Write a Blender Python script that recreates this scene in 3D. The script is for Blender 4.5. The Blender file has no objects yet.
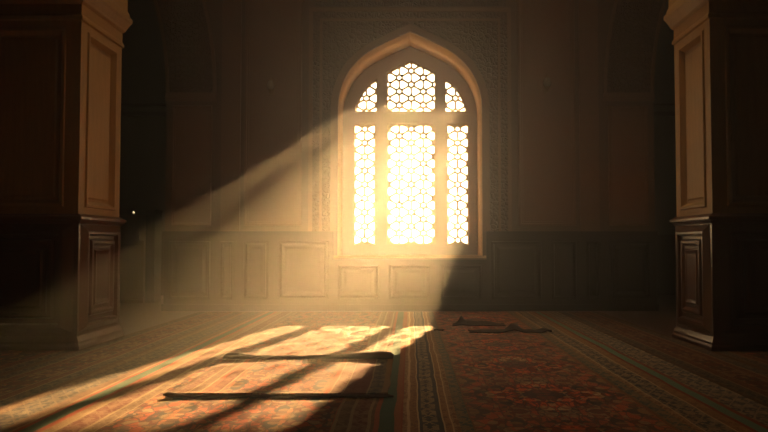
import bpy, bmesh, math, random
from mathutils import Vector, Matrix, noise

random.seed(7)
S = bpy.context.scene
COL = S.collection
F = 750.0            # focal length in pixels of the 768 wide frame
EYE = 1.2            # camera height
VX, VY = 410.0, 245.0
D1, D2 = 13.8, 14.9  # wall face, window lattice plane
K1, K2 = D1 / F, D2 / F

# ------------------------------------------------------------------ helpers
def link(name, bm, mat=None, parent=None, smooth=False, recalc=True):
    me = bpy.data.meshes.new(name)
    if recalc:
        bmesh.ops.recalc_face_normals(bm, faces=bm.faces)
    bm.to_mesh(me); bm.free()
    if smooth:
        for p in me.polygons: p.use_smooth = True
    o = bpy.data.objects.new(name, me); COL.objects.link(o)
    if mat: me.materials.append(mat)
    if parent: o.parent = parent
    return o

def empty(name, loc=(0, 0, 0)):
    o = bpy.data.objects.new(name, None); COL.objects.link(o)
    o.location = loc; o.empty_display_size = .2
    return o

def tag(o, label=None, cat=None, group=None, kind=None):
    if label: o['label'] = label
    if cat: o['category'] = cat
    if group: o['group'] = group
    if kind: o['kind'] = kind
    return o

def box(bm, x0, x1, y0, y1, z0, z1):
    v = [bm.verts.new((x, y, z)) for z in (z0, z1) for y in (y0, y1) for x in (x0, x1)]
    for f in ((0, 1, 3, 2), (4, 6, 7, 5), (0, 4, 5, 1), (1, 5, 7, 3), (3, 7, 6, 2), (2, 6, 4, 0)):
        bm.faces.new([v[i] for i in f])

def ring_profile(bm, x0, x1, y0, y1, prof, cap=True):
    """rectangular moulding: prof = [(offset outwards, z)...]"""
    rings = []
    for off, z in prof:
        rings.append([bm.verts.new(p) for p in ((x0 - off, y0 - off, z), (x1 + off, y0 - off, z),
                                               (x1 + off, y1 + off, z), (x0 - off, y1 + off, z))])
    for a, b in zip(rings, rings[1:]):
        for i in range(4):
            bm.faces.new((a[i], a[(i + 1) % 4], b[(i + 1) % 4], b[i]))
    if cap:
        bm.faces.new(rings[0][::-1]); bm.faces.new(rings[-1])

def panel_face(bm, o, u, v, n, w, h, loops, fill=True):
    """nested rectangular loops on a face; o = lower left corner, loops = [(inset, height)]"""
    o, u, v, n = Vector(o), Vector(u), Vector(v), Vector(n)
    prev = None
    for ins, ht in loops:
        if isinstance(ins, tuple): iu, iv0, iv1 = ins
        else: iu = iv0 = iv1 = ins
        pts = [(iu, iv0), (w - iu, iv0), (w - iu, h - iv1), (iu, h - iv1)]
        r = [bm.verts.new(o + u * a + v * b + n * ht) for a, b in pts]
        if prev:
            for i in range(4):
                bm.faces.new((prev[i], prev[(i + 1) % 4], r[(i + 1) % 4], r[i]))
        prev = r
    if fill: bm.faces.new(prev)

def prism(name, outline, holes, y0, y1, mat, parent=None, bevel=0.0):
    """flat outline in XZ with holes, extruded from y0 to y1"""
    cu = bpy.data.curves.new(name, 'CURVE'); cu.dimensions = '2D'; cu.fill_mode = 'BOTH'
    for loop in [outline] + list(holes):
        sp = cu.splines.new('POLY'); sp.points.add(len(loop) - 1); sp.use_cyclic_u = True
        for p, (x, z) in zip(sp.points, loop): p.co = (x, z, 0, 1)
    cu.extrude = (y1 - y0) / 2
    tmp = bpy.data.objects.new(name + '_c', cu); COL.objects.link(tmp)
    dg = bpy.context.evaluated_depsgraph_get()
    me = bpy.data.meshes.new_from_object(tmp.evaluated_get(dg))
    bpy.data.objects.remove(tmp)
    mx = Matrix(((1, 0, 0, 0), (0, 0, -1, (y0 + y1) / 2), (0, 1, 0, 0), (0, 0, 0, 1)))
    me.transform(mx)
    bm = bmesh.new(); bm.from_mesh(me); bpy.data.meshes.remove(me)
    bmesh.ops.remove_doubles(bm, verts=bm.verts, dist=1e-5)
    bmesh.ops.dissolve_limit(bm, angle_limit=.002, verts=bm.verts, edges=bm.edges)
    return link(name, bm, mat, parent)

def catmull(pts, n=8):
    out = []
    P = [pts[0]] + list(pts) + [pts[-1]]
    for i in range(1, len(P) - 2):
        a, b, c, d = P[i - 1], P[i], P[i + 1], P[i + 2]
        for k in range(n):
            t = k / n
            out.append(tuple(.5 * (2 * b[j] + (c[j] - a[j]) * t + (2 * a[j] - 5 * b[j] + 4 * c[j] - d[j]) * t * t
                                   + (3 * b[j] - a[j] - 3 * c[j] + d[j]) * t ** 3) for j in (0, 1)))
    out.append(tuple(pts[-1]))
    return out

def offset_loop(loop, d):
    """offset a closed loop outwards by d"""
    n = len(loop); out = []
    area = sum(loop[i][0] * loop[(i + 1) % n][1] - loop[(i + 1) % n][0] * loop[i][1] for i in range(n))
    s = 1 if area > 0 else -1
    for i in range(n):
        a, b, c = Vector(loop[i - 1]), Vector(loop[i]), Vector(loop[(i + 1) % n])
        e1, e2 = (b - a).normalized(), (c - b).normalized()
        n1, n2 = Vector((e1.y, -e1.x)) * s, Vector((e2.y, -e2.x)) * s
        m = (n1 + n2); m.normalize()
        out.append(tuple(b + m * (d / max(.4, m.dot(n1)))))
    return out

# ------------------------------------------------------------------ materials
class Tree:
    def __init__(s, name):
        s.m = bpy.data.materials.new(name); s.m.use_nodes = True
        s.t = s.m.node_tree; s.n = s.t.nodes
        s.b = s.n['Principled BSDF']; s.out = s.n['Material Output']
    def new(s, t, **kw):
        n = s.n.new(t)
        for k, v in kw.items(): setattr(n, k, v)
        return n
    def put(s, sock, val):
        if isinstance(val, bpy.types.NodeSocket): s.t.links.new(val, sock)
        else: sock.default_value = val
    def math(s, op, a, b=0.0, c=None):
        n = s.new('ShaderNodeMath', operation=op)
        s.put(n.inputs[0], a); s.put(n.inputs[1], b)
        if c is not None: s.put(n.inputs[2], c)
        return n.outputs[0]
    def xyz(s, v):
        n = s.new('ShaderNodeSeparateXYZ'); s.put(n.inputs[0], v); return n.outputs
    def vec(s, x, y, z=0.0):
        n = s.new('ShaderNodeCombineXYZ')
        for i, q in enumerate((x, y, z)): s.put(n.inputs[i], q)
        return n.outputs[0]
    def coord(s, kind='Object'):
        return s.new('ShaderNodeTexCoord').outputs[kind]
    def noise(s, vec, scale, detail=4, rough=.6):
        n = s.new('ShaderNodeTexNoise'); s.put(n.inputs['Vector'], vec)
        n.inputs['Scale'].default_value = scale; n.inputs['Detail'].default_value = detail
        n.inputs['Roughness'].default_value = rough
        return n.outputs['Fac']
    def voronoi(s, vec, scale, feature='F1', out='Distance', rnd=1.0):
        n = s.new('ShaderNodeTexVoronoi', feature=feature); s.put(n.inputs['Vector'], vec)
        n.inputs['Scale'].default_value = scale; n.inputs['Randomness'].default_value = rnd
        return n.outputs[out]
    def ramp(s, fac, stops, interp='LINEAR'):
        n = s.new('ShaderNodeValToRGB'); s.put(n.inputs[0], fac); r = n.color_ramp; r.interpolation = interp
        while len(r.elements) < len(stops): r.elements.new(.5)
        for e, (p, c) in zip(r.elements, stops):
            e.position = p; e.color = (*c, 1) if len(c) == 3 else c
        return n.outputs[0]
    def mix(s, fac, a, b, mode='MIX'):
        n = s.new('ShaderNodeMix', data_type='RGBA', blend_type=mode)
        s.put(n.inputs[0], fac)
        for sock, v in ((n.inputs[6], a), (n.inputs[7], b)):
            s.put(sock, v if isinstance(v, bpy.types.NodeSocket) else (*v, 1))
        return n.outputs[2]
    def step(s, a, lo, hi):
        n = s.new('ShaderNodeMapRange'); n.clamp = True
        s.put(n.inputs[0], a); n.inputs[1].default_value = lo; n.inputs[2].default_value = hi
        return n.outputs[0]
    def bump(s, h, strength=.3, dist=.01):
        n = s.new('ShaderNodeBump'); n.inputs['Strength'].default_value = strength
        n.inputs['Distance'].default_value = dist
        s.put(n.inputs['Height'], h); s.put(s.b.inputs['Normal'], n.outputs[0])
    def color(s, c): s.put(s.b.inputs['Base Color'], c if isinstance(c, bpy.types.NodeSocket) else (*c, 1))
    def rough(s, r): s.put(s.b.inputs['Roughness'], r)

def plaster(name, c0, c1, rough=.7, carve=0.0, bump=.25):
    T = Tree(name); P = T.coord()
    n = T.noise(P, 1.3, 6, .65)
    col = T.mix(n, c0, c1)
    h = T.noise(P, 14, 5)
    if carve:
        x = T.xyz(P)
        pv = T.vec(T.math('PINGPONG', x[0], .42), T.math('PINGPONG', x[2], .42), 0)
        v = T.voronoi(pv, 13, 'DISTANCE_TO_EDGE')
        w = T.voronoi(pv, 26, 'SMOOTH_F1')
        g = T.step(v, .03, .16)
        col = T.mix(T.math('MULTIPLY', T.math('SUBTRACT', 1, g), .35), col, tuple(c * .35 for c in c0))
        h = T.math('ADD', T.math('MULTIPLY', h, .15), T.math('ADD', T.math('MULTIPLY', g, carve), T.math('MULTIPLY', w, -.4)))
        T.bump(h, .8, .03)
    else:
        T.bump(h, bump, .01)
    T.color(col); T.rough(rough)
    return T.m

def wood(name, c0, c1, rough=.35, axis=2, spec=.5):
    T = Tree(name); P = T.coord(); x = T.xyz(P)
    sc = [7, 7, 7]; sc[axis] = .6
    v = T.vec(*[T.math('MULTIPLY', x[i], float(sc[i])) for i in range(3)])
    g = T.noise(v, 3, 6, .7)
    T.color(T.mix(T.step(g, .3, .7), c0, c1))
    T.rough(rough)
    T.b.inputs['Specular IOR Level'].default_value = spec
    return T.m

M = {}
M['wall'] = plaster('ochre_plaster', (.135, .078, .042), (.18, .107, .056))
M['wall_trim'] = plaster('ochre_moulding', (.21, .105, .048), (.255, .135, .062), .55)
M['carved'] = plaster('carved_plaster', (.12, .07, .038), (.155, .092, .05), .75, carve=1.0)
M['frieze'] = plaster('dark_carved_frieze', (.10, .07, .05), (.14, .09, .06), .7, carve=1.0)
M['reveal'] = plaster('daylit_plaster', (.66, .43, .21), (.74, .50, .26), .7)  # far paler than the wall, daylight on the reveal put into the colour
M['ceiling'] = plaster('dark_ceiling', (.08, .06, .045), (.12, .09, .06))
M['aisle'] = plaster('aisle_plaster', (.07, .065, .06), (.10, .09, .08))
M['wains'] = wood('dark_wainscot_wood', (.016, .012, .010), (.030, .02, .015), .5, spec=.25)
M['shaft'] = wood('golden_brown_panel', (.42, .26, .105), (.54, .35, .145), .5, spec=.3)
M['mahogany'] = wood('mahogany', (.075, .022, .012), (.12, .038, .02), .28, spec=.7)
M['cab'] = wood('cabinet_wood', (.12, .08, .05), (.18, .12, .07), .5)
M['cabdark'] = wood('cabinet_dark_wood', (.02, .018, .016), (.03, .026, .022), .5)
M['lattice'] = plaster('lattice_stone', (.56, .42, .20), (.62, .47, .24), .7, bump=.1)
M['frame'] = plaster('window_frame_wood', (.40, .30, .19), (.47, .35, .22), .6, bump=.1)

T = Tree('floor_stone'); P = T.coord()
T.color(T.mix(T.noise(P, 3, 6), (.055, .026, .016), (.085, .042, .026))); T.rough(.6); M['floor'] = T.m
T = Tree('brass'); T.color((.30, .19, .08)); T.b.inputs['Metallic'].default_value = 1; T.rough(T.math('ADD', T.noise(T.coord(), 20), 0.0)); M['brass'] = T.m
T = Tree('milky_glass'); T.color(T.mix(T.noise(T.coord(), 8), (.35, .30, .24), (.42, .36, .28))); T.rough(.25); M['milk'] = T.m
T = Tree('lamp_bulb'); T.color((.9, .8, .6)); T.b.inputs['Emission Color'].default_value = (1, .75, .4, 1)
T.b.inputs['Emission Strength'].default_value = 1.6; M['bulb'] = T.m

# thin clear pane
T = Tree('clear_pane')
tr = T.new('ShaderNodeBsdfTransparent'); tr.inputs[0].default_value = (1, .985, .95, 1)
gl = T.new('ShaderNodeBsdfGlossy'); gl.inputs['Roughness'].default_value = .08
mx = T.new('ShaderNodeMixShader'); mx.inputs[0].default_value = .04
T.t.links.new(tr.outputs[0], mx.inputs[1]); T.t.links.new(gl.outputs[0], mx.inputs[2])
T.t.links.new(mx.outputs[0], T.out.inputs['Surface']); M['pane'] = T.m

# dark woven cloth
def cloth(name, c0, c1):
    T = Tree(name); P = T.coord()
    T.color(T.mix(T.noise(P, 9, 5), c0, c1)); T.rough(.95)
    T.b.inputs['Specular IOR Level'].default_value = .1
    T.bump(T.noise(P, 120, 3), .4, .004)
    return T.m
M['darkcloth'] = cloth('dark_cloth', (.018, .012, .011), (.032, .02, .017))
M['hem'] = cloth('dark_hem', (.05, .024, .016), (.08, .038, .022))

RED = (.60, .12, .045); ORANGE = (.62, .20, .07); CREAM = (.50, .36, .19); NAVY = (.045, .048, .055)
BROWN = (.20, .10, .05); GREEN = (.10, .21, .135); TEAL = (.06, .10, .09); MAROON = (.20, .032, .018); OCHRE = (.40, .22, .09)

def carpet_mat(name, W, stripes, field, palette, med=None, per=.5, wear=.16, tone=.55):
    """stripes = [(u, colour, motif colour or None)]; field = (u0,u1); u in metres from the left edge"""
    T = Tree(name); x = T.xyz(T.coord())
    u, v = x[0], x[1]
    # slight weaving wobble
    wob = T.math('MULTIPLY', T.math('SUBTRACT', T.noise(T.coord(), 1.1, 2), .5), .05)
    uw = T.math('ADD', u, wob)
    fu = T.math('DIVIDE', uw, W)
    base = T.ramp(fu, [(p / W, c) for p, c, m in stripes], 'CONSTANT')
    motif = T.ramp(fu, [(p / W, m if m else c) for p, c, m in stripes], 'CONSTANT')
    # border motif: mirrored lozenges and scrolls
    a = T.math('PINGPONG', uw, .045); b = T.math('PINGPONG', v, .11)
    bn = T.new('ShaderNodeTexNoise'); T.put(bn.inputs['Vector'], T.vec(a, b)); bn.inputs['Scale'].default_value = 22
    bd = T.new('ShaderNodeVectorMath', operation='MULTIPLY_ADD')
    T.put(bd.inputs[0], bn.outputs['Color']); bd.inputs[1].default_value = (.04, .04, 0); T.put(bd.inputs[2], T.vec(a, T.math('MULTIPLY', b, .6)))
    vb = T.xyz(T.voronoi(bd.outputs[0], 30, 'F1', 'Color'))
    vf = T.xyz(T.voronoi(T.vec(uw, T.math('MULTIPLY', v, .4)), 45, 'F1', 'Color'))
    za = T.math('DIVIDE', T.math('PINGPONG', uw, .06), .06); zb = T.math('DIVIDE', T.math('PINGPONG', T.math('ADD', v, T.math('MULTIPLY', bn.outputs['Fac'], .05)), .10), .10)
    zig = T.math('LESS_THAN', T.math('ABSOLUTE', T.math('SUBTRACT', za, zb)), .13)
    mm = T.math('MAXIMUM', T.math('MAXIMUM', zig, T.math('GREATER_THAN', vb[0], .80)), T.math('MULTIPLY', T.math('GREATER_THAN', vf[1], .72), .6))
    border = T.mix(T.math('MULTIPLY', mm, T.math('MULTIPLY', T.noise(T.coord(), 7, 3), .9)), base, motif)
    dk = T.math('MULTIPLY', T.math('GREATER_THAN', vb[1], .72), .35)
    border = T.mix(dk, border, (.07, .035, .025))
    # field motif
    cu = (field[0] + field[1]) / 2
    au = T.math('ABSOLUTE', T.math('SUBTRACT', uw, cu))
    av = T.math('PINGPONG', v, per)
    fv = T.vec(T.math('MULTIPLY', au, .8), T.math('MULTIPLY', av, .42))
    nz = T.new('ShaderNodeTexNoise'); T.put(nz.inputs['Vector'], fv); nz.inputs['Scale'].default_value = 9
    d = T.new('ShaderNodeVectorMath', operation='MULTIPLY_ADD')
    T.put(d.inputs[0], nz.outputs['Color']); d.inputs[1].default_value = (.12, .06, 0); T.put(d.inputs[2], fv)
    vc = T.voronoi(d.outputs[0], 18, 'F1', 'Color')
    vd = T.voronoi(d.outputs[0], 18, 'DISTANCE_TO_EDGE', 'Distance')
    cell = T.xyz(vc)[0]
    n = len(palette); acc = 0; st = []
    for wgt, c in palette: st.append((acc, c)); acc += wgt
    fcol = T.ramp(cell, st, 'CONSTANT')
    fcol = T.mix(T.math('MULTIPLY', T.math('LESS_THAN', vd, .08), .75), fcol, NAVY)
    small = T.voronoi(d.outputs[0], 40, 'F1', 'Color')
    fcol = T.mix(T.math('MULTIPLY', T.math('GREATER_THAN', T.xyz(small)[1], .70), .75), fcol, T.ramp(T.xyz(small)[0], [(0, OCHRE), (.35, MAROON), (.6, CREAM), (.8, NAVY)], 'CONSTANT'))
    if med:
        p, half, cm, cf = med
        q = T.math('ADD', T.math('ADD', T.math('DIVIDE', T.math('PINGPONG', v, p), p), T.math('DIVIDE', au, half)), T.math('MULTIPLY', T.math('SUBTRACT', T.noise(fv, 5, 3), .5), .35))
        rg = T.math('ABSOLUTE', T.math('SUBTRACT', q, .9))
        inner = T.math('LESS_THAN', T.math('ADD', q, T.math('MULTIPLY', T.math('SUBTRACT', nz.outputs['Fac'], .5), .3)), .34)
        fcol = T.mix(T.math('MULTIPLY', T.math('GREATER_THAN', q, .95), .38), fcol, cf)
        fcol = T.mix(T.math('MULTIPLY', T.math('LESS_THAN', rg, .09), .5), fcol, cm)
        fcol = T.mix(T.math('MULTIPLY', inner, .75), fcol, cm)
    sv = T.noise(T.vec(T.math('MULTIPLY', u, .7), T.math('MULTIPLY', v, 3.2)), 1.6, 5, .7)
    fcol = T.mix(T.math('MULTIPLY', T.step(sv, .52, .62), .5), fcol, (.11, .065, .05))
    infield = T.math('MULTIPLY', T.math('GREATER_THAN', uw, field[0]), T.math('LESS_THAN', uw, field[1]))
    col = T.mix(infield, border, fcol)
    # worn, faded patches and weft lines
    wv = T.vec(T.math('MULTIPLY', u, .35), v)
    w = T.noise(wv, 5, 6, .7)
    col = T.mix(T.math('MULTIPLY', T.step(w, .45, .8), wear), col, (.30, .19, .11))
    weft = T.noise(T.vec(T.math('MULTIPLY', u, 6.0), T.math('MULTIPLY', v, 60.0)), 1.2, 3, .7)
    col = T.mix(1.0, col, T.ramp(weft, [(.25, (.78, .78, .78)), (.75, (1, 1, 1))]), 'MULTIPLY')
    col = T.mix(1.0, col, (tone, tone * .97, tone), 'MULTIPLY')
    T.color(col); T.rough(.9)
    T.b.inputs['Specular IOR Level'].default_value = .06
    T.b.inputs['Sheen Weight'].default_value = .02
    T.b.inputs['Sheen Roughness'].default_value = .4
    T.b.inputs['Sheen Tint'].default_value = (1, .8, .55, 1)
    pile = T.noise(T.vec(T.math('MULTIPLY', u, 90.0), T.math('MULTIPLY', v, 90.0)), 1, 3)
    T.bump(T.math('ADD', T.math('MULTIPLY', pile, .5), weft), .5, .006)
    return T.m

# ------------------------------------------------------------------ the shell
ZC = 9.0
bm = bmesh.new(); box(bm, -8, 8, -4, 18, -.2, 0); tag(link('floor', bm, M['floor']), kind='structure')
SKX0, SKX1, SKY0, SKY1, SKH = -1.2, 3.2, 8.2, 10.2, 3.6       # added unseen roof opening, fills floor and inner pillar faces with skylight
bm = bmesh.new(); box(bm, -8, 8, -4, SKY0, ZC, ZC + .2); box(bm, -8, 8, SKY1, 18, ZC, ZC + .2)
box(bm, -8, SKX0, SKY0, SKY1, ZC, ZC + .2); box(bm, SKX1, 8, SKY0, SKY1, ZC, ZC + .2)
tag(link('ceiling', bm, M['ceiling']), kind='structure')
bm = bmesh.new(); w = .15
for a in ((SKX0 - w, SKX0, SKY0 - w, SKY1 + w), (SKX1, SKX1 + w, SKY0 - w, SKY1 + w), (SKX0, SKX1, SKY0 - w, SKY0), (SKX0, SKX1, SKY1, SKY1 + w)):
    box(bm, *a, ZC + .2, ZC + SKH)
tag(link('added_roof_opening', bm, M['reveal']), kind='structure')  # drum of the added opening, its depth steers fill light down
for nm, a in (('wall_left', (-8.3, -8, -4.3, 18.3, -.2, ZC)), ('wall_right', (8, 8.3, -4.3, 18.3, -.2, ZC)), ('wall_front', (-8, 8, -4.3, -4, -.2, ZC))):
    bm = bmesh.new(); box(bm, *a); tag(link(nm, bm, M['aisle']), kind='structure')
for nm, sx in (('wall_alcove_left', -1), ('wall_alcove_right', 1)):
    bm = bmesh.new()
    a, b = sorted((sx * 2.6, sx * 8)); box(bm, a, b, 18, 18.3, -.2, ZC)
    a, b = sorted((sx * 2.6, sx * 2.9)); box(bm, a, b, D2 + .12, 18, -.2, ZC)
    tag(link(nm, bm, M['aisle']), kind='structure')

# window arch outline (half profile in pixels about the centre, then metres)
prof = [(72.5, 0), (71.5, 14), (67.5, 28), (61.5, 40), (52, 51), (40, 60.5), (20, 71), (0, 80)]
half = catmull(prof, 6)
ZS = EYE + (VY - 110) * K1          # springing
SILL = EYE + (VY - 255.5) * K1
def arch_loop(scale=1.0):
    h = [(x * K1, ZS + y * K1) for x, y in half]
    return [(72.5 * K1, SILL)] + h + [(-x, z) for x, z in h[-2::-1]] + [(-72.5 * K1, SILL)]
ARCH = arch_loop()

AX, AR, AW, AZ = 4.51, 6.0, 1.5, 4.0     # side arches: inner edge, radius, half span, springing
def side_arch(sx, grow=0.0, foot=0.0):
    """arch from pier edge outwards; grow moves it outwards from the opening"""
    r = AR + grow; cx = AX + AR           # circle centre for the pier-side arc
    top = math.acos((cx - (AX + AW)) / r)
    pts = [(cx - r * math.cos(top * k / 14), AZ + r * math.sin(top * k / 14)) for k in range(15)]
    pts2 = [(2 * (AX + AW) - x, z) for x, z in pts[-2::-1]]
    return [(sx * x, z) for x, z in [(AX - grow, foot)] + pts + pts2 + [(AX + 2 * AW + grow, foot)]]
def arch_notch(sx): return side_arch(sx)
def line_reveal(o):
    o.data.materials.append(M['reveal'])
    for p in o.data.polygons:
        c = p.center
        if abs(p.normal.y) < .5 and abs(c.x) < 1.6 and .9 < c.z < 6: p.material_index = 1  # recess sides take the lighter plaster so they look lit
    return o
outl = [(-8, 0)] + arch_notch(-1)[::-1] + arch_notch(1) + [(8, 0), (8, ZC), (-8, ZC)]
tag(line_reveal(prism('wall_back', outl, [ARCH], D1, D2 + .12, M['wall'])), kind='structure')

# ------------------------------------------------------------------ window
win = tag(empty('window_1', (0, D2, SILL)), 'tall pointed arch window of bright pierced stone lattice in the far wall', 'window', kind='structure')
def px(x, y): return ((x - VX) * K2, EYE + (VY - y) * K2)
R = lambda x0, x1, y0, y1: [px(x0, y1), px(x1, y1), px(x1, y0), px(x0, y0)]
top_c = [px(386.5, 111.5), px(436, 111.5), px(436, 73)] + [px(*p) for p in ((427, 68), (419, 64.3), (411, 60.5), (403, 64.3), (395, 68))] + [px(386.5, 73)]
top_l = [px(355.5, 111.5), px(377, 111.5), px(377, 79.5), px(372, 82), px(367, 86.5), px(362, 93.5), px(358, 101.5), px(356, 107)]
top_r = [(px(822 - a, 0)[0], z) for (a, z) in [((p[0] / K2) + VX, p[1]) for p in top_l]][::-1]
panels = [R(354, 375.3, 124.5, 244.3), R(387, 435.5, 124.5, 244.3), R(447, 468.5, 124.5, 244.3), top_l, top_c, top_r]
loc = Vector((0, D2, SILL))
def child(o, root):
    """keep world position while parenting to root (root has no rotation)"""
    o.parent = root
    o.data.transform(Matrix.Translation(-root.location))
    return o
child(prism('window_frame', ARCH, panels, D2 - .10, D2 + .10, M['frame']), win)
# slim raised bead round each light of the frame
for p in panels:
    child(prism('bead', offset_loop(p, .055), [offset_loop(p, .012)], D2 - .125, D2 - .1, M['frame']), win)

def clip(poly, a, n):
    out = []
    for i in range(len(poly)):
        p, q = poly[i - 1], poly[i]
        dp = (p[0] - a[0]) * n[0] + (p[1] - a[1]) * n[1]; dq = (q[0] - a[0]) * n[0] + (q[1] - a[1]) * n[1]
        if (dp <= 0) != (dq <= 0):
            t = dp / (dp - dq); out.append((p[0] + (q[0] - p[0]) * t, p[1] + (q[1] - p[1]) * t))
        if dq <= 0: out.append(q)
    return out
def lattice(poly, cx, cz, p=.16, bar=.0145):
    """pierced screen: small hexagons each ringed by six petals"""
    bm = bmesh.new()
    xs = [q[0] for q in poly]; zs = [q[1] for q in poly]
    area2 = sum(poly[i - 1][0] * poly[i][1] - poly[i][0] * poly[i - 1][1] for i in range(len(poly)))
    if area2 < 0: poly = poly[::-1]
    y0, y1 = D2 - .03, D2 + .03
    def site(i, j):
        # triangular lattice whose close neighbours lie left-right; sublattice (i-j)%3==0 stacks vertically
        return (cx + p * (i + j * .5), cz + p * j * .8660254)
    wt = lambda i, j: -.0085 if (i - j) % 3 == 0 else 0.0
    N = 24
    for j in range(-16, 17):
        for i in range(-24, 25):
            sx, sz = site(i, j)
            if not (min(xs) - p < sx < max(xs) + p and min(zs) - p < sz < max(zs) + p): continue
            cell = list(poly); edges = []
            for di, dj in ((1, 0), (-1, 0), (0, 1), (0, -1), (1, -1), (-1, 1), (1, 1), (-1, -1), (2, -1), (-2, 1), (1, -2), (-1, 2)):
                ox, oz = site(i + di, j + dj)
                dx, dz = ox - sx, oz - sz; dd = math.hypot(dx, dz)
                t = (dd * dd + wt(i, j) - wt(i + di, j + dj)) / (2 * dd)
                n = (dx / dd, dz / dd)
                cell = clip(cell, (sx + n[0] * t, sz + n[1] * t), n)
                if len(cell) < 3: break
            if len(cell) < 3: continue
            A = sum(cell[k - 1][0] * cell[k][1] - cell[k][0] * cell[k - 1][1] for k in range(len(cell))) / 2
            if A < 1e-5: continue
            gx = sum(c[0] for c in cell) / len(cell); gz = sum(c[1] for c in cell) / len(cell)
            es = []
            for k in range(len(cell)):
                a, b = cell[k - 1], cell[k]; ex, ez = b[0] - a[0], b[1] - a[1]; L = math.hypot(ex, ez)
                if L < 1e-5: continue
                nx, nz = ez / L, -ex / L
                es.append((nx, nz, (a[0] - gx) * nx + (a[1] - gz) * nz))
            if A < .0016 or min(e[2] for e in es) < bar * 1.5:   # sliver: solid
                lo = [bm.verts.new((x, y0, z)) for x, z in cell]; hi = [bm.verts.new((x, y1, z)) for x, z in cell]
                bm.faces.new(lo); bm.faces.new(hi); continue
            rings = [[], [], [], []]
            for k in range(N):
                th = 2 * math.pi * k / N; c, s = math.cos(th), math.sin(th)
                ro = min(e[2] / (e[0] * c + e[1] * s) for e in es if e[0] * c + e[1] * s > 1e-4)
                acc = sum(((e[0] * c + e[1] * s) / (e[2] - bar)) ** 7 for e in es if e[0] * c + e[1] * s > 1e-4)
                ri = min(acc ** (-1 / 7), ro * .93)
                for r, q, y in ((rings[0], ro, y0), (rings[1], ri, y0), (rings[2], ri, y1), (rings[3], ro, y1)):
                    r.append(bm.verts.new((gx + q * c, y, gz + q * s)))
            for a, b in zip(rings, rings[1:]):
                for k in range(N): bm.faces.new((a[k], a[(k + 1) % N], b[(k + 1) % N], b[k]))
    return bm
for p in panels:
    xs = [q[0] for q in p]; zs = [q[1] for q in p]
    zc = (min(zs) + max(zs)) / 2 if len(p) == 4 else min(zs)
    xc = (min(xs) + max(xs)) / 2
    g = child(link('lattice_panel', lattice(p, xc, zc), M['lattice']), win)
    bmp = bmesh.new(); bmp.faces.new([bmp.verts.new((x, D2 + .06, z)) for x, z in p])
    q = link('glass_pane', bmp, M['pane']); q.data.transform(Matrix.Translation(-loc)); q.parent = win
# sill board and arch moulding
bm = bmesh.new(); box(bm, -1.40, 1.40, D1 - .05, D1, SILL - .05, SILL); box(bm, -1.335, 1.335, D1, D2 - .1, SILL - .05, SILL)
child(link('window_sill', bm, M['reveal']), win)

# trim round the window: rectangular surround with carved spandrels
def rect(x, z0, z1): return [(-x, z0), (x, z0), (x, z1), (-x, z1)]
tr = tag(empty('trim_1', (0, D1, 1.45)), kind='structure')
ZT = EYE + (VY - 6) * K1
A1 = offset_loop(ARCH, .16)
A0 = offset_loop(ARCH, .07)
def to(o, root=tr): return child(o, root)
def open_arch(d):
    """arch loop grown by d, with legs ending flush at the wainscot"""
    L = offset_loop(ARCH, d); L[0] = (L[0][0], 1.45); L[-1] = (L[-1][0], 1.45); return L
def frame_u(name, outer_x, outer_z, w, y, mat):
    """inverted U frame"""
    o = [(-outer_x, 1.45), (-outer_x, outer_z), (outer_x, outer_z), (outer_x, 1.45), (outer_x - w, 1.45), (outer_x - w, outer_z - w), (-outer_x + w, outer_z - w), (-outer_x + w, 1.45)]
    return to(prism(name, o, [], D1 - y, D1, mat))
frame_u('outer_moulding', 1.87, ZT, .07, .06, M['wall_trim'])
frame_u('carved_border', 1.80, ZT - .07, .13, .03, M['carved'])
frame_u('inner_moulding', 1.67, ZT - .20, .045, .05, M['wall_trim'])
def u_between(outer_x, outer_z, d):
    L = open_arch(d)
    return [(-outer_x, 1.45), (-outer_x, outer_z), (outer_x, outer_z), (outer_x, 1.45)] + L
to(prism('carved_spandrel', u_between(1.625, ZT - .245, .13), [], D1 - .025, D1, M['carved']))
L0, L1 = open_arch(.002), open_arch(.13)
to(prism('arch_moulding', L1 + L0[::-1], [], D1 - .055, D1, M['wall_trim']))
to(prism('frieze_panel', [(-1.78, ZT + .04), (1.78, ZT + .04), (1.78, ZT + .9), (-1.78, ZT + .9)], [], D1 - .03, D1, M['frieze']))

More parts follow.
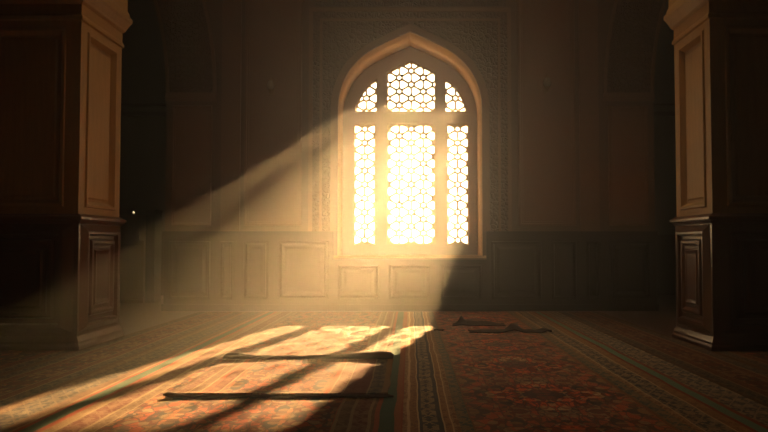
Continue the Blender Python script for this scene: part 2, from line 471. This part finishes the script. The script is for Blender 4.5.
# wall panels, pilasters, arch piers
def wall_frame(bm, x0, x1, z0, z1, y=D1, w=.085, h=.035):
    # picture-frame moulding standing on the wall (normal -Y)
    panel_face(bm, (x0, y, z0), (1, 0, 0), (0, 0, 1), (0, -1, 0), x1 - x0, z1 - z0,
               [(0, 0), (.012, h), (w * .45, h), (w * .6, h * .45), (w * .9, h * .45), (w, .004)])
for n, sx in ((2, -1), (3, 1)):
    t = tag(empty('trim_%d' % n, (sx * 2.5, D1, 1.45)), kind='structure')
    bm = bmesh.new(); a, b = sorted((sx * 2.0, sx * 3.06)); wall_frame(bm, a, b, EYE + (VY - 226) * K1, 6.6)
    child(link('panel_moulding', bm, M['wall_trim']), t)
    bm = bmesh.new(); a, b = sorted((sx * 3.13, sx * 3.48)); box(bm, a, b, D1 - .05, D1, 1.45, 8.4)
    child(link('pilaster', bm, M['wall_trim']), t)
    bm = bmesh.new(); a, b = sorted((sx * 3.66, sx * 4.40)); wall_frame(bm, a, b, EYE + (VY - 226) * K1, 3.78, w=.07)
    child(link('pier_panel', bm, M['wall_trim']), t)
    bm = bmesh.new()
    for z0, z1, d in ((3.86, 3.90, .02), (3.90, 3.98, .05), (3.98, 4.02, .03)):
        a, b = sorted((sx * 3.58, sx * 4.52)); box(bm, a, b, D1 - d, D1, z0, z1)
    child(link('pier_capital', bm, M['wall_trim']), t)
    ins, out = side_arch(sx, 0, 4.02), side_arch(sx, .92, 4.02)
    child(prism('carved_archivolt', side_arch(sx, .87, 4.02) + side_arch(sx, .06, 4.02)[::-1], [], D1 - .02, D1, M['carved']), t)
    child(prism('arch_moulding', side_arch(sx, .93, 4.02) + side_arch(sx, .87, 4.02)[::-1], [], D1 - .05, D1, M['wall_trim']), t)
    child(prism('inner_arch_moulding', side_arch(sx, .06, 4.02) + side_arch(sx, 0, 4.02)[::-1], [], D1 - .05, D1, M['wall_trim']), t)

# dark wainscot along the far wall
tw = tag(empty('trim_4', (0, D1, 0)), kind='structure')
def wains(x0, x1):
    bm = bmesh.new(); z1 = 1.36 if max(x0, x1) > 1.41 or min(x0, x1) < -1.41 else .93
    panel_face(bm, (x0, D1 - .06, 0.12), (1, 0, 0), (0, 0, 1), (0, -1, 0), x1 - x0, z1 - .12,
               [(0, -.06), (0, 0), (.09, 0), (.105, .018), (.13, .018), (.15, -.02), (.19, -.02), (.24, .006)])
    child(link('wainscot_panel', bm, M['wains']), tw)
for sx in (-1, 1):
    for a, b in ((1.40, 2.5), (2.5, 3.14), (3.14, 3.56), (3.56, 4.5)):
        wains(*sorted((sx * a, sx * b)))
for a, b in ((-1.4, -.47), (-.47, .47), (.47, 1.4)): wains(a, b)
bm = bmesh.new()
for a, b in ((-4.53, -1.40), (1.40, 4.53)):
    box(bm, a, b, D1 - .09, D1, 1.36, 1.40); box(bm, a, b, D1 - .07, D1, 1.40, 1.45)
child(link('wainscot_cap', bm, M['wains']), tw)
bm = bmesh.new(); box(bm, -4.53, 4.53, D1 - .09, D1, 0, .12)
child(link('skirting', bm, M['wains']), tw)
# small dado ledge in the dark side bays
for n, sx in ((5, -1), (6, 1)):
    bm = bmesh.new(); a, b = sorted((sx * 2.9, sx * 8)); box(bm, a, b, 17.94, 18, 0, 1.45); box(bm, a, b, 17.9, 18, 4.3, 4.4); box(bm, a, b, 17.9, 18, 4.55, 4.6)
    tag(link('trim_%d' % n, bm, M['wains']), kind='structure')

# added lintel on posts outside, never in view, placed to shade the window head
bm = bmesh.new(); box(bm, -9, 13, 25, 25.6, 7.95, 10.4); box(bm, -9, -8, 25, 25.6, -.2, 7.95); box(bm, 12, 13, 25, 25.6, -.2, 7.95)
tag(link('added_shade_lintel', bm, M['reveal']), kind='structure')

# ------------------------------------------------------------------ pillars
def pillar(name, x0, x1, y0, y1, label):
    t = tag(empty(name, ((x0 + x1) / 2, (y0 + y1) / 2, 0)), label, 'pillar', kind='structure')
    faces = [((x0, y0), (1, 0, 0), (0, -1, 0), x1 - x0), ((x1, y0), (0, 1, 0), (1, 0, 0), y1 - y0),
             ((x1, y1), (-1, 0, 0), (0, 1, 0), x1 - x0), ((x0, y1), (0, -1, 0), (-1, 0, 0), y1 - y0)]
    bm = bmesh.new()
    for (a, b), u, n, w in faces:
        panel_face(bm, (a, b, .14), u, (0, 0, 1), n, w, 1.46 - .14,
                   [(0, 0), ((.05, .06, .02), 0), ((.17, .12, .10), .045), ((.20, .15, .13), .045), ((.22, .17, .15), .0),
                    ((.27, .22, .19), .0), ((.29, .24, .21), .04), ((.33, .27, .24), .04), ((.36, .30, .27), .012),
                    ((.40, .34, .31), .012), ((.42, .36, .33), .03), ((.46, .40, .37), .022)])
    child(link('lower_panelling', bm, M['mahogany']), t)
    bm = bmesh.new(); ring_profile(bm, x0, x1, y0, y1, [(.045, 0), (.045, .05), (.03, .075), (.03, .10), (.012, .14), (0, .16)])
    child(link('base_moulding', bm, M['mahogany']), t)
    bm = bmesh.new(); ring_profile(bm, x0, x1, y0, y1, [(0, 1.445), (.018, 1.455), (.03, 1.48), (.055, 1.495), (.055, 1.525), (.02, 1.545), (.0, 1.56)])
    child(link('ledge_moulding', bm, M['mahogany']), t)
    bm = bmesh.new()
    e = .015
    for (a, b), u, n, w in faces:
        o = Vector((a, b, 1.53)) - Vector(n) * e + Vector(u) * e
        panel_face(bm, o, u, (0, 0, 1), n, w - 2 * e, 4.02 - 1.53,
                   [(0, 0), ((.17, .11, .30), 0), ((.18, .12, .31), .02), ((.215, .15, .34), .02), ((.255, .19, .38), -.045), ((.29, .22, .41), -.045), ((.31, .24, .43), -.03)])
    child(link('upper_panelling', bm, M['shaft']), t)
    bm = bmesh.new()
    ring_profile(bm, x0, x1, y0, y1, [(-.02, 3.80), (.008, 3.815), (.008, 3.85), (-.01, 3.88), (-.01, 4.0), (.02, 4.03), (.03, 4.06), (.065, 4.13), (.085, 4.16), (.085, 4.21), (.06, 4.23), (.055, 4.27), (.04, 4.3)])
    child(link('cornice', bm, M['shaft']), t)
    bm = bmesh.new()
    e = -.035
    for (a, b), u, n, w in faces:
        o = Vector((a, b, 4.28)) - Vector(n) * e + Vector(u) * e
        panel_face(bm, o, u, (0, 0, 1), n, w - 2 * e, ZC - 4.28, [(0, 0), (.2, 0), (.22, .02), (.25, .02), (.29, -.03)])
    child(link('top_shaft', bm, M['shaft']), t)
    return t
pillar('pillar_left', -5.24, -3.80, 8.6, 9.85, 'massive panelled square pillar at left, mahogany below and golden brown above')
pillar('pillar_right', 3.43, 4.87, 8.52, 9.7, 'massive panelled square pillar at right, mahogany below and golden brown above')

# ------------------------------------------------------------------ carpets
def rug_mesh(W, L, th=.014, nx=2, ny=2):
    bm = bmesh.new(); box(bm, 0, W, 0, L, 0, th); return bm
def carpet(name, x0, x1, y0, y1, mat, label, cat='carpet', group=None):
    o = link(name, rug_mesh(x1 - x0, y1 - y0), mat); o.location = (x0, y0, 0)
    return tag(o, label, cat, group)

# left hall carpet  (u=0 at X=-2.95)
LX0, LX1 = -2.95, -.05
q = lambda X: X - LX0
WL = LX1 - LX0
st = [(0, BROWN, CREAM), (q(-2.86), NAVY, CREAM), (q(-2.64), BROWN, OCHRE), (q(-2.56), CREAM, None), (q(-2.54), RED, None), (q(-2.50), GREEN, None), (q(-2.40), RED, None), (q(-2.36), OCHRE, CREAM),
      (q(-2.29), CREAM, None), (q(-2.27), MAROON, CREAM), (q(-2.12), CREAM, None), (q(-2.10), BROWN, CREAM), (q(-2.02), CREAM, None), (q(-2.0), RED, None),
      (q(-.52), CREAM, None), (q(-.50), BROWN, CREAM), (q(-.42), CREAM, None), (q(-.40), MAROON, CREAM), (q(-.29), CREAM, None), (q(-.275), BROWN, OCHRE), (q(-.25), RED, None), (q(-.215), GREEN, None), (q(-.11), ORANGE, None), (q(-.07), RED, None)]
palL = [(.40, RED), (.18, ORANGE), (.10, OCHRE), (.14, MAROON), (.08, CREAM), (.10, NAVY)]
mL = carpet_mat('left_carpet_weave', WL, st, (q(-2.0), q(-.52)), palL, None, .55)
carpet('hall_carpet', LX0, LX1, -3, 13.4, mL, 'orange-red hall carpet in the sunlight with green stripes along both borders', group='large hall carpets')
# right hall carpet (u=0 at X=-.05)
RX0, RX1 = -.05, 2.62
q = lambda X: X - RX0
st = [(0, BROWN, CREAM), (q(-.02), CREAM, None), (q(-.005), BROWN, OCHRE), (q(.045), CREAM, None), (q(.055), NAVY, None), (q(.085), NAVY, CREAM), (q(.185), NAVY, None), (q(.215), CREAM, None), (q(.225), BROWN, OCHRE),
      (q(.27), CREAM, None), (q(.28), BROWN, CREAM), (q(.32), TEAL, OCHRE), (q(.40), BROWN, None), (q(.42), RED, None),
      (q(1.70), BROWN, None), (q(1.73), TEAL, OCHRE), (q(1.82), BROWN, CREAM), (q(1.87), CREAM, None), (q(1.885), NAVY, CREAM), (q(2.07), CREAM, None), (q(2.085), BROWN, OCHRE), (q(2.18), MAROON, None), (q(2.21), GREEN, None), (q(2.29), MAROON, None), (q(2.33), NAVY, CREAM)]
palR = [(.56, RED), (.14, (.33, .075, .04)), (.10, MAROON), (.08, OCHRE), (.06, CREAM), (.06, NAVY)]
mR = carpet_mat('right_carpet_weave', RX1 - RX0, st, (q(.42), q(1.70)), palR, (.75, .66, NAVY, (.17, .12, .085)), .6, .2, 1.3)
carpet('hall_carpet', RX0, RX1, -3, 13.4, mR, 'dull red hall carpet on the right with dark medallions and a navy border', group='large hall carpets')
# outer runners between carpets and pillars
def runner(x0, x1, y0, y1, label, seed):
    W = x1 - x0
    st = [(0, BROWN, None), (.04, NAVY, CREAM), (.16, CREAM, None), (.175, MAROON, OCHRE), (.26, CREAM, None), (.27, RED, None), (W - .27, CREAM, None), (W - .26, MAROON, OCHRE), (W - .175, CREAM, None), (W - .16, NAVY, CREAM), (W - .04, BROWN, None)]
    pal = [(.34, MAROON), (.2, RED), (.16, NAVY), (.14, BROWN), (.1, OCHRE), (.06, CREAM)]
    m = carpet_mat('runner_weave_%d' % seed, W, st, (.27, W - .27), pal, None, .5)
    carpet('runner_carpet', x0, x1, y0, y1, m, label, group='carpets along the pillars')
runner(-3.74, -2.955, -3, 13.4, 'narrow patterned runner carpet along the foot of the left pillar', 1)
runner(2.625, 3.37, -3, 13.4, 'narrow dark patterned runner carpet along the foot of the right pillar', 2)
runner(-7.6, -3.745, -3, 8.50, 'dim aisle carpet in front of the left pillar', 3)
runner(3.375, 7.6, -3, 8.42, 'dim aisle carpet in front of the right pillar', 4)

# ------------------------------------------------------------------ prayer rug with turned-up ends
PZ = .014
t = tag(empty('prayer_rug', (-1.03, 5.88, PZ)), 'fringed red prayer rug with dark turned-up ends lying across the sunbeams', 'rug')
RW, RL = 1.72, 1.78
st = [(0, BROWN, None), (.05, MAROON, CREAM), (.13, CREAM, None), (.145, BROWN, OCHRE), (.22, CREAM, None), (.235, RED, None), (.27, MAROON, OCHRE), (.36, CREAM, None), (.375, RED, None),
      (1.22, RED, None), (1.25, CREAM, None), (1.265, MAROON, CREAM), (1.36, CREAM, None), (1.37, MAROON, (.30, .16, .09)), (1.55, CREAM, None), (1.562, NAVY, CREAM), (1.66, OCHRE, None)]
mP = carpet_mat('prayer_rug_weave', RW, st, (.39, 1.22), palL, None, .42, .3)
bm = bmesh.new(); nx, ny = 40, 48; g = {}
for j in range(ny + 1):
    for i in range(nx + 1):
        x = RW * i / nx; y = RL * j / ny
        z = .006 + .010 * (noise.noise((x * 2.1, y * 2.1, 3)) + .5)
        z += .012 * math.exp(-(y / .10) ** 2)
        z += .02 * math.exp(-((RL - y) / .12) ** 2)
        if i == 0: z *= .5
        g[i, j] = bm.verts.new((x + .012 * noise.noise((y * 3, i * .0, 9)), y + .02 * noise.noise((x * 2.5, 0, j * .0 + 4)), max(z, .003)))
for j in range(ny):
    for i in range(nx): bm.faces.new((g[i, j], g[i + 1, j], g[i + 1, j + 1], g[i, j + 1]))
bmesh.ops.recalc_face_normals(bm, faces=bm.faces)
r = bmesh.ops.extrude_face_region(bm, geom=bm.faces[:])
for v in [e for e in r['geom'] if isinstance(e, bmesh.types.BMVert)]: v.co.z += .012
o = link('rug_body', bm, mP, t, smooth=False); o.location = (-RW / 2, 0, 0)
def roll(name, path, mat, parent, seg=14, sq=.8):
    """path = [(x, y, z, rx, rz)] tube with elliptical rings across Y-Z"""
    bm = bmesh.new(); rings = []
    for x, y, z, ry, rz in path:
        rings.append([bm.verts.new((x + .006 * math.sin(k * 2.3), y + ry * math.cos(2 * math.pi * k / seg), z + rz * math.sin(2 * math.pi * k / seg))) for k in range(seg)])
    for a, b in zip(rings, rings[1:]):
        for k in range(seg): bm.faces.new((a[k], a[(k + 1) % seg], b[(k + 1) % seg], b[k]))
    bm.faces.new(rings[0][::-1]); bm.faces.new(rings[-1])
    return link(name, bm, mat, parent, smooth=True)
def interp(tab, s):
    for (a, b), (c, d) in zip(tab, tab[1:]):
        if s <= c: return b + (d - b) * (s - a) / (c - a)
    return tab[-1][1]
hb = [(0, .030), (.03, .044), (.10, .042), (.16, .032), (.30, .026), (.5, .028), (.7, .034), (.82, .042), (.93, .050), (.98, .046), (1, .032)]
path = []
for k in range(61):
    s = k / 60; h = interp(hb, s) * (1 + .10 * noise.noise((s * 14, 0, 1)))
    path.append((-RW / 2 + RW * s, RL + .01 + .02 * noise.noise((s * 4, 2, 0)), .012 + h, h * 1.5, h))
o = roll('rolled_end', path, M['hem'], t); o['label'] = 'dark rolled-up far end'
hf = [(0, .008), (.02, .018), (.06, .016), (.12, .011), (.5, .009), (.9, .011), (.97, .015), (1, .006)]
path = []
for k in range(61):
    s = k / 60; h = interp(hf, s) * (1 + .15 * noise.noise((s * 17, 0, 5)))
    lift = .012 * math.exp(-(s / .03) ** 2)
    path.append((-RW / 2 - .02 + (RW + .06) * s, -.012 + .02 * noise.noise((s * 5, 6, 0)), .006 + h + lift, h * 1.3, h))
o = roll('front_hem', path, M['hem'], t); o['label'] = 'dark turned-up near hem'

# crumpled dark mats on the right carpet
def crumpled(name, cx, cy, W, L, hfun, label, cat='mat', nx=48, ny=22, seed=0, mat=None, group=None):
    bm = bmesh.new(); g = {}
    for j in range(ny + 1):
        for i in range(nx + 1):
            s, r = i / nx, j / ny
            x = (s - .5) * W + .06 * noise.noise((s * 3, r * 3, seed)); y = (r - .5) * L * (1 + .4 * noise.noise((s * 4, 1, seed))) + .12 * noise.noise((s * 2.5, 5, seed))
            z = .004 + max(0, hfun(s, r)) + .012 * abs(noise.noise((x * 9, y * 9, seed)))
            g[i, j] = bm.verts.new((x, y, z))
    for j in range(ny):
        for i in range(nx): bm.faces.new((g[i, j], g[i + 1, j], g[i + 1, j + 1], g[i, j + 1]))
    r = bmesh.ops.extrude_face_region(bm, geom=bm.faces[:])
    for v in [e for e in r['geom'] if isinstance(e, bmesh.types.BMVert)]: v.co.z += .010
    o = link(name, bm, mat or M['darkcloth'], smooth=True)
    o.location = (cx, cy, PZ)
    return tag(o, label, cat, group)
ga = lambda a, b, w: math.exp(-((a - b) / w) ** 2)
crumpled('crumpled_mat', 1.02, 11.15, .74, .34, lambda s, r: (.11 * ga(s, .14, .08) + .055 * ga(s, .3, .15) + .045 * ga(s, .62, .22)) * ga(r, .5, .3),
         'dark crumpled mat lying farthest back on the right carpet, peaked at its left end', seed=2, group='crumpled dark mats')
crumpled('crumpled_mat', 1.36, 10.3, 1.10, .30, lambda s, r: min(.085, .13 * ga(s, .56, .075) * ga(r, .5, .4)) + .022 * ga(s, .25, .2) * ga(r, .5, .3) + .02 * ga(s, .95, .05),
         'long dark crumpled mat with a rounded lump in its middle', seed=8, group='crumpled dark mats')
crumpled('cloth_scrap', .40, 10.45, .13, .10, lambda s, r: .012 * ga(s, .5, .3) * ga(r, .5, .3), 'tiny dark cloth scrap on the seam between the two hall carpets', 'cloth', 12, 8, 3)

# ------------------------------------------------------------------ wall lamps
def lathe(bm, prof, seg=16, c=(0, 0, 0)):
    rings = [[bm.verts.new((c[0] + r * math.cos(2 * math.pi * k / seg), c[1] + r * math.sin(2 * math.pi * k / seg), c[2] + z)) for k in range(seg)] for r, z in prof]
    for a, b in zip(rings, rings[1:]):
        for k in range(seg): bm.faces.new((a[k], a[(k + 1) % seg], b[(k + 1) % seg], b[k]))
    bm.faces.new(rings[0][::-1]); bm.faces.new(rings[-1])
def sconce():
    t = empty('wall_lamp')
    bm = bmesh.new()
    panel_face(bm, (-.045, 0, -.13), (1, 0, 0), (0, 0, 1), (0, -1, 0), .09, .26, [(0, 0), (0, .012), (.012, .02), (.02, .014)])
    link('back_plate', bm, M['brass'], t)
    bm = bmesh.new()
    pts = [(0, -.014, -.05), (0, -.06, -.09), (0, -.12, -.10), (0, -.15, -.06)]
    prev = None
    for p in pts:
        r = [bm.verts.new((p[0] + .01 * math.cos(k * math.pi / 4), p[1], p[2] + .01 * math.sin(k * math.pi / 4))) for k in range(8)]
        if prev:
            for k in range(8): bm.faces.new((prev[k], prev[(k + 1) % 8], r[(k + 1) % 8], r[k]))
        prev = r
    lathe(bm, [(.012, -.10), (.03, -.085), (.035, -.065), (.05, -.055), (.05, -.045), (.02, -.04)], 14, (0, -.15, 0))
    link('arm', bm, M['brass'], t)
    bm = bmesh.new(); lathe(bm, [(.035, -.045), (.068, -.01), (.075, .03), (.06, .08), (.04, .11), (.035, .125)], 18, (0, -.15, 0))
    link('lamp_shade', bm, M['milk'], t, smooth=True)
    bm = bmesh.new(); lathe(bm, [(.045, .12), (.045, .13), (.02, .15), (.012, .18), (.018, .195), (.008, .21), (.004, .25)], 12, (0, -.15, 0))
    link('finial', bm, M['brass'], t)
    return t
s1 = sconce(); s1.location = ((271 - VX) * K1, D1, EYE + (VY - 88) * K1)
tag(s1, 'small dim wall lamp on the wall panel left of the window', 'lamp', 'wall lamps beside the window')
s2 = s1.copy(); COL.objects.link(s2); s2.location = ((547 - VX) * K1, D1, EYE + (VY - 85) * K1)
for ch in list(s1.children):
    c = ch.copy(); COL.objects.link(c); c.parent = s2
tag(s2, 'small dim wall lamp on the wall panel right of the window', 'lamp', 'wall lamps beside the window')

# ------------------------------------------------------------------ cupboard in the left side bay
def at(px_, d): return (px_ - VX) / F * d
d = 15.6
cb = tag(empty('cupboard', (at(134, d), d, 0)), 'dim stepped wooden cupboard in the dark bay behind the left pillar', 'cupboard')
zz = lambda y: EYE + (VY - y) / F * d
X = lambda p: at(p, d) - cb.location.x
bm = bmesh.new()
panel_face(bm, (X(116), 0, .0), (1, 0, 0), (0, 0, 1), (0, -1, 0), X(144) - X(116), zz(241), [(0, -.5), (0, 0), (.06, 0), (.075, -.02)])
box(bm, X(116), X(144), .02, .5, 0, zz(241) - .01)
link('low_cabinet', bm, M['cab'], cb)
bm = bmesh.new(); box(bm, X(116), X(138), .06, .48, zz(241) - .01, zz(216)); box(bm, X(115), X(139), .03, .5, zz(216), zz(216) + .03)
link('upper_cabinet', bm, M['cab'], cb)
bm = bmesh.new(); box(bm, X(144) + .005, X(153), .1, .55, 0, zz(211)); box(bm, X(143.5) + .005, X(153.6), .08, .56, zz(211), zz(211) + .03)
link('side_cabinet', bm, M['cabdark'], cb)
lp = tag(empty('oil_lamp', (at(129, d), d + .25, zz(216) + .031)), 'tiny glowing lamp standing on the stepped cupboard', 'lamp')
bm = bmesh.new(); lathe(bm, [(.03, 0), (.03, .008), (.01, .015), (.01, .03), (.02, .035)], 12); link('lamp_base', bm, M['brass'], lp)
bm = bmesh.new(); lathe(bm, [(.01, .035), (.02, .045), (.02, .06), (.008, .08)], 12); link('lamp_globe', bm, M['bulb'], lp, smooth=True)

# ------------------------------------------------------------------ dusty haze in the hall
T = Tree('dusty_haze'); T.n.remove(T.b)
vs = T.new('ShaderNodeVolumeScatter')
vs.inputs['Color'].default_value = (1.0, .93, .86, 1); vs.inputs['Density'].default_value = .021
vs.inputs['Anisotropy'].default_value = .79
T.t.links.new(vs.outputs[0], T.out.inputs['Volume'])
bm = bmesh.new(); box(bm, -7.95, 7.95, -3.9, D2 + .11, .001, ZC - .01)
tag(link('haze', bm, T.m), 'warm dusty haze filling the hall and catching the sunbeams', 'haze', kind='stuff')

# ------------------------------------------------------------------ light
sun = bpy.data.lights.new('sun', 'SUN'); so = bpy.data.objects.new('sun', sun); COL.objects.link(so)
to_sun = Vector((.20, 1, .360)).normalized()
so.rotation_euler = (-to_sun).to_track_quat('-Z', 'Y').to_euler()
so.location = to_sun * 40
sun.energy = 94; sun.angle = math.radians(1.3); sun.color = (1, .61, .25)
W = bpy.data.worlds.new('sky'); S.world = W; W.use_nodes = True
bg = W.node_tree.nodes['Background']
bg.inputs[0].default_value = (1, .74, .43, 1); bg.inputs[1].default_value = 8.0
al = bpy.data.lights.new('window_portal', 'AREA'); al.shape = 'RECTANGLE'; al.size = 2.7; al.size_y = 4.2
al.cycles.is_portal = True
ao = bpy.data.objects.new('window_portal', al); COL.objects.link(ao)
ao.location = (0, D2 + .2, 3.0); ao.rotation_euler = (-math.pi / 2, 0, 0)

al2 = bpy.data.lights.new('roof_opening_portal', 'AREA'); al2.shape = 'RECTANGLE'; al2.size = SKX1 - SKX0; al2.size_y = SKY1 - SKY0  # samples sky through the added roof opening
al2.cycles.is_portal = True
ao2 = bpy.data.objects.new('roof_opening_portal', al2); COL.objects.link(ao2)
ao2.location = ((SKX0 + SKX1) / 2, (SKY0 + SKY1) / 2, ZC + SKH)

# ------------------------------------------------------------------ camera
cam = bpy.data.cameras.new('camera'); co = bpy.data.objects.new('camera', cam); COL.objects.link(co)
cam.sensor_width = 36; cam.lens = F / 768 * 36
cam.shift_x = -(VX - 384) / 768
co.location = (0, 0, EYE); co.rotation_euler = (math.pi / 2 + math.atan(29 / F), 0, 0)
cam.clip_start = .05; cam.clip_end = 200
S.camera = co
S.view_settings.view_transform = 'Standard'; S.view_settings.look = 'None'
S.view_settings.gamma = 1; S.view_settings.exposure = 0
S.view_settings.use_curve_mapping = False
S.cycles.use_denoising = True
S.cycles.volume_bounces = 0
S.cycles.max_bounces = 8
S.cycles.sample_clamp_indirect = 6
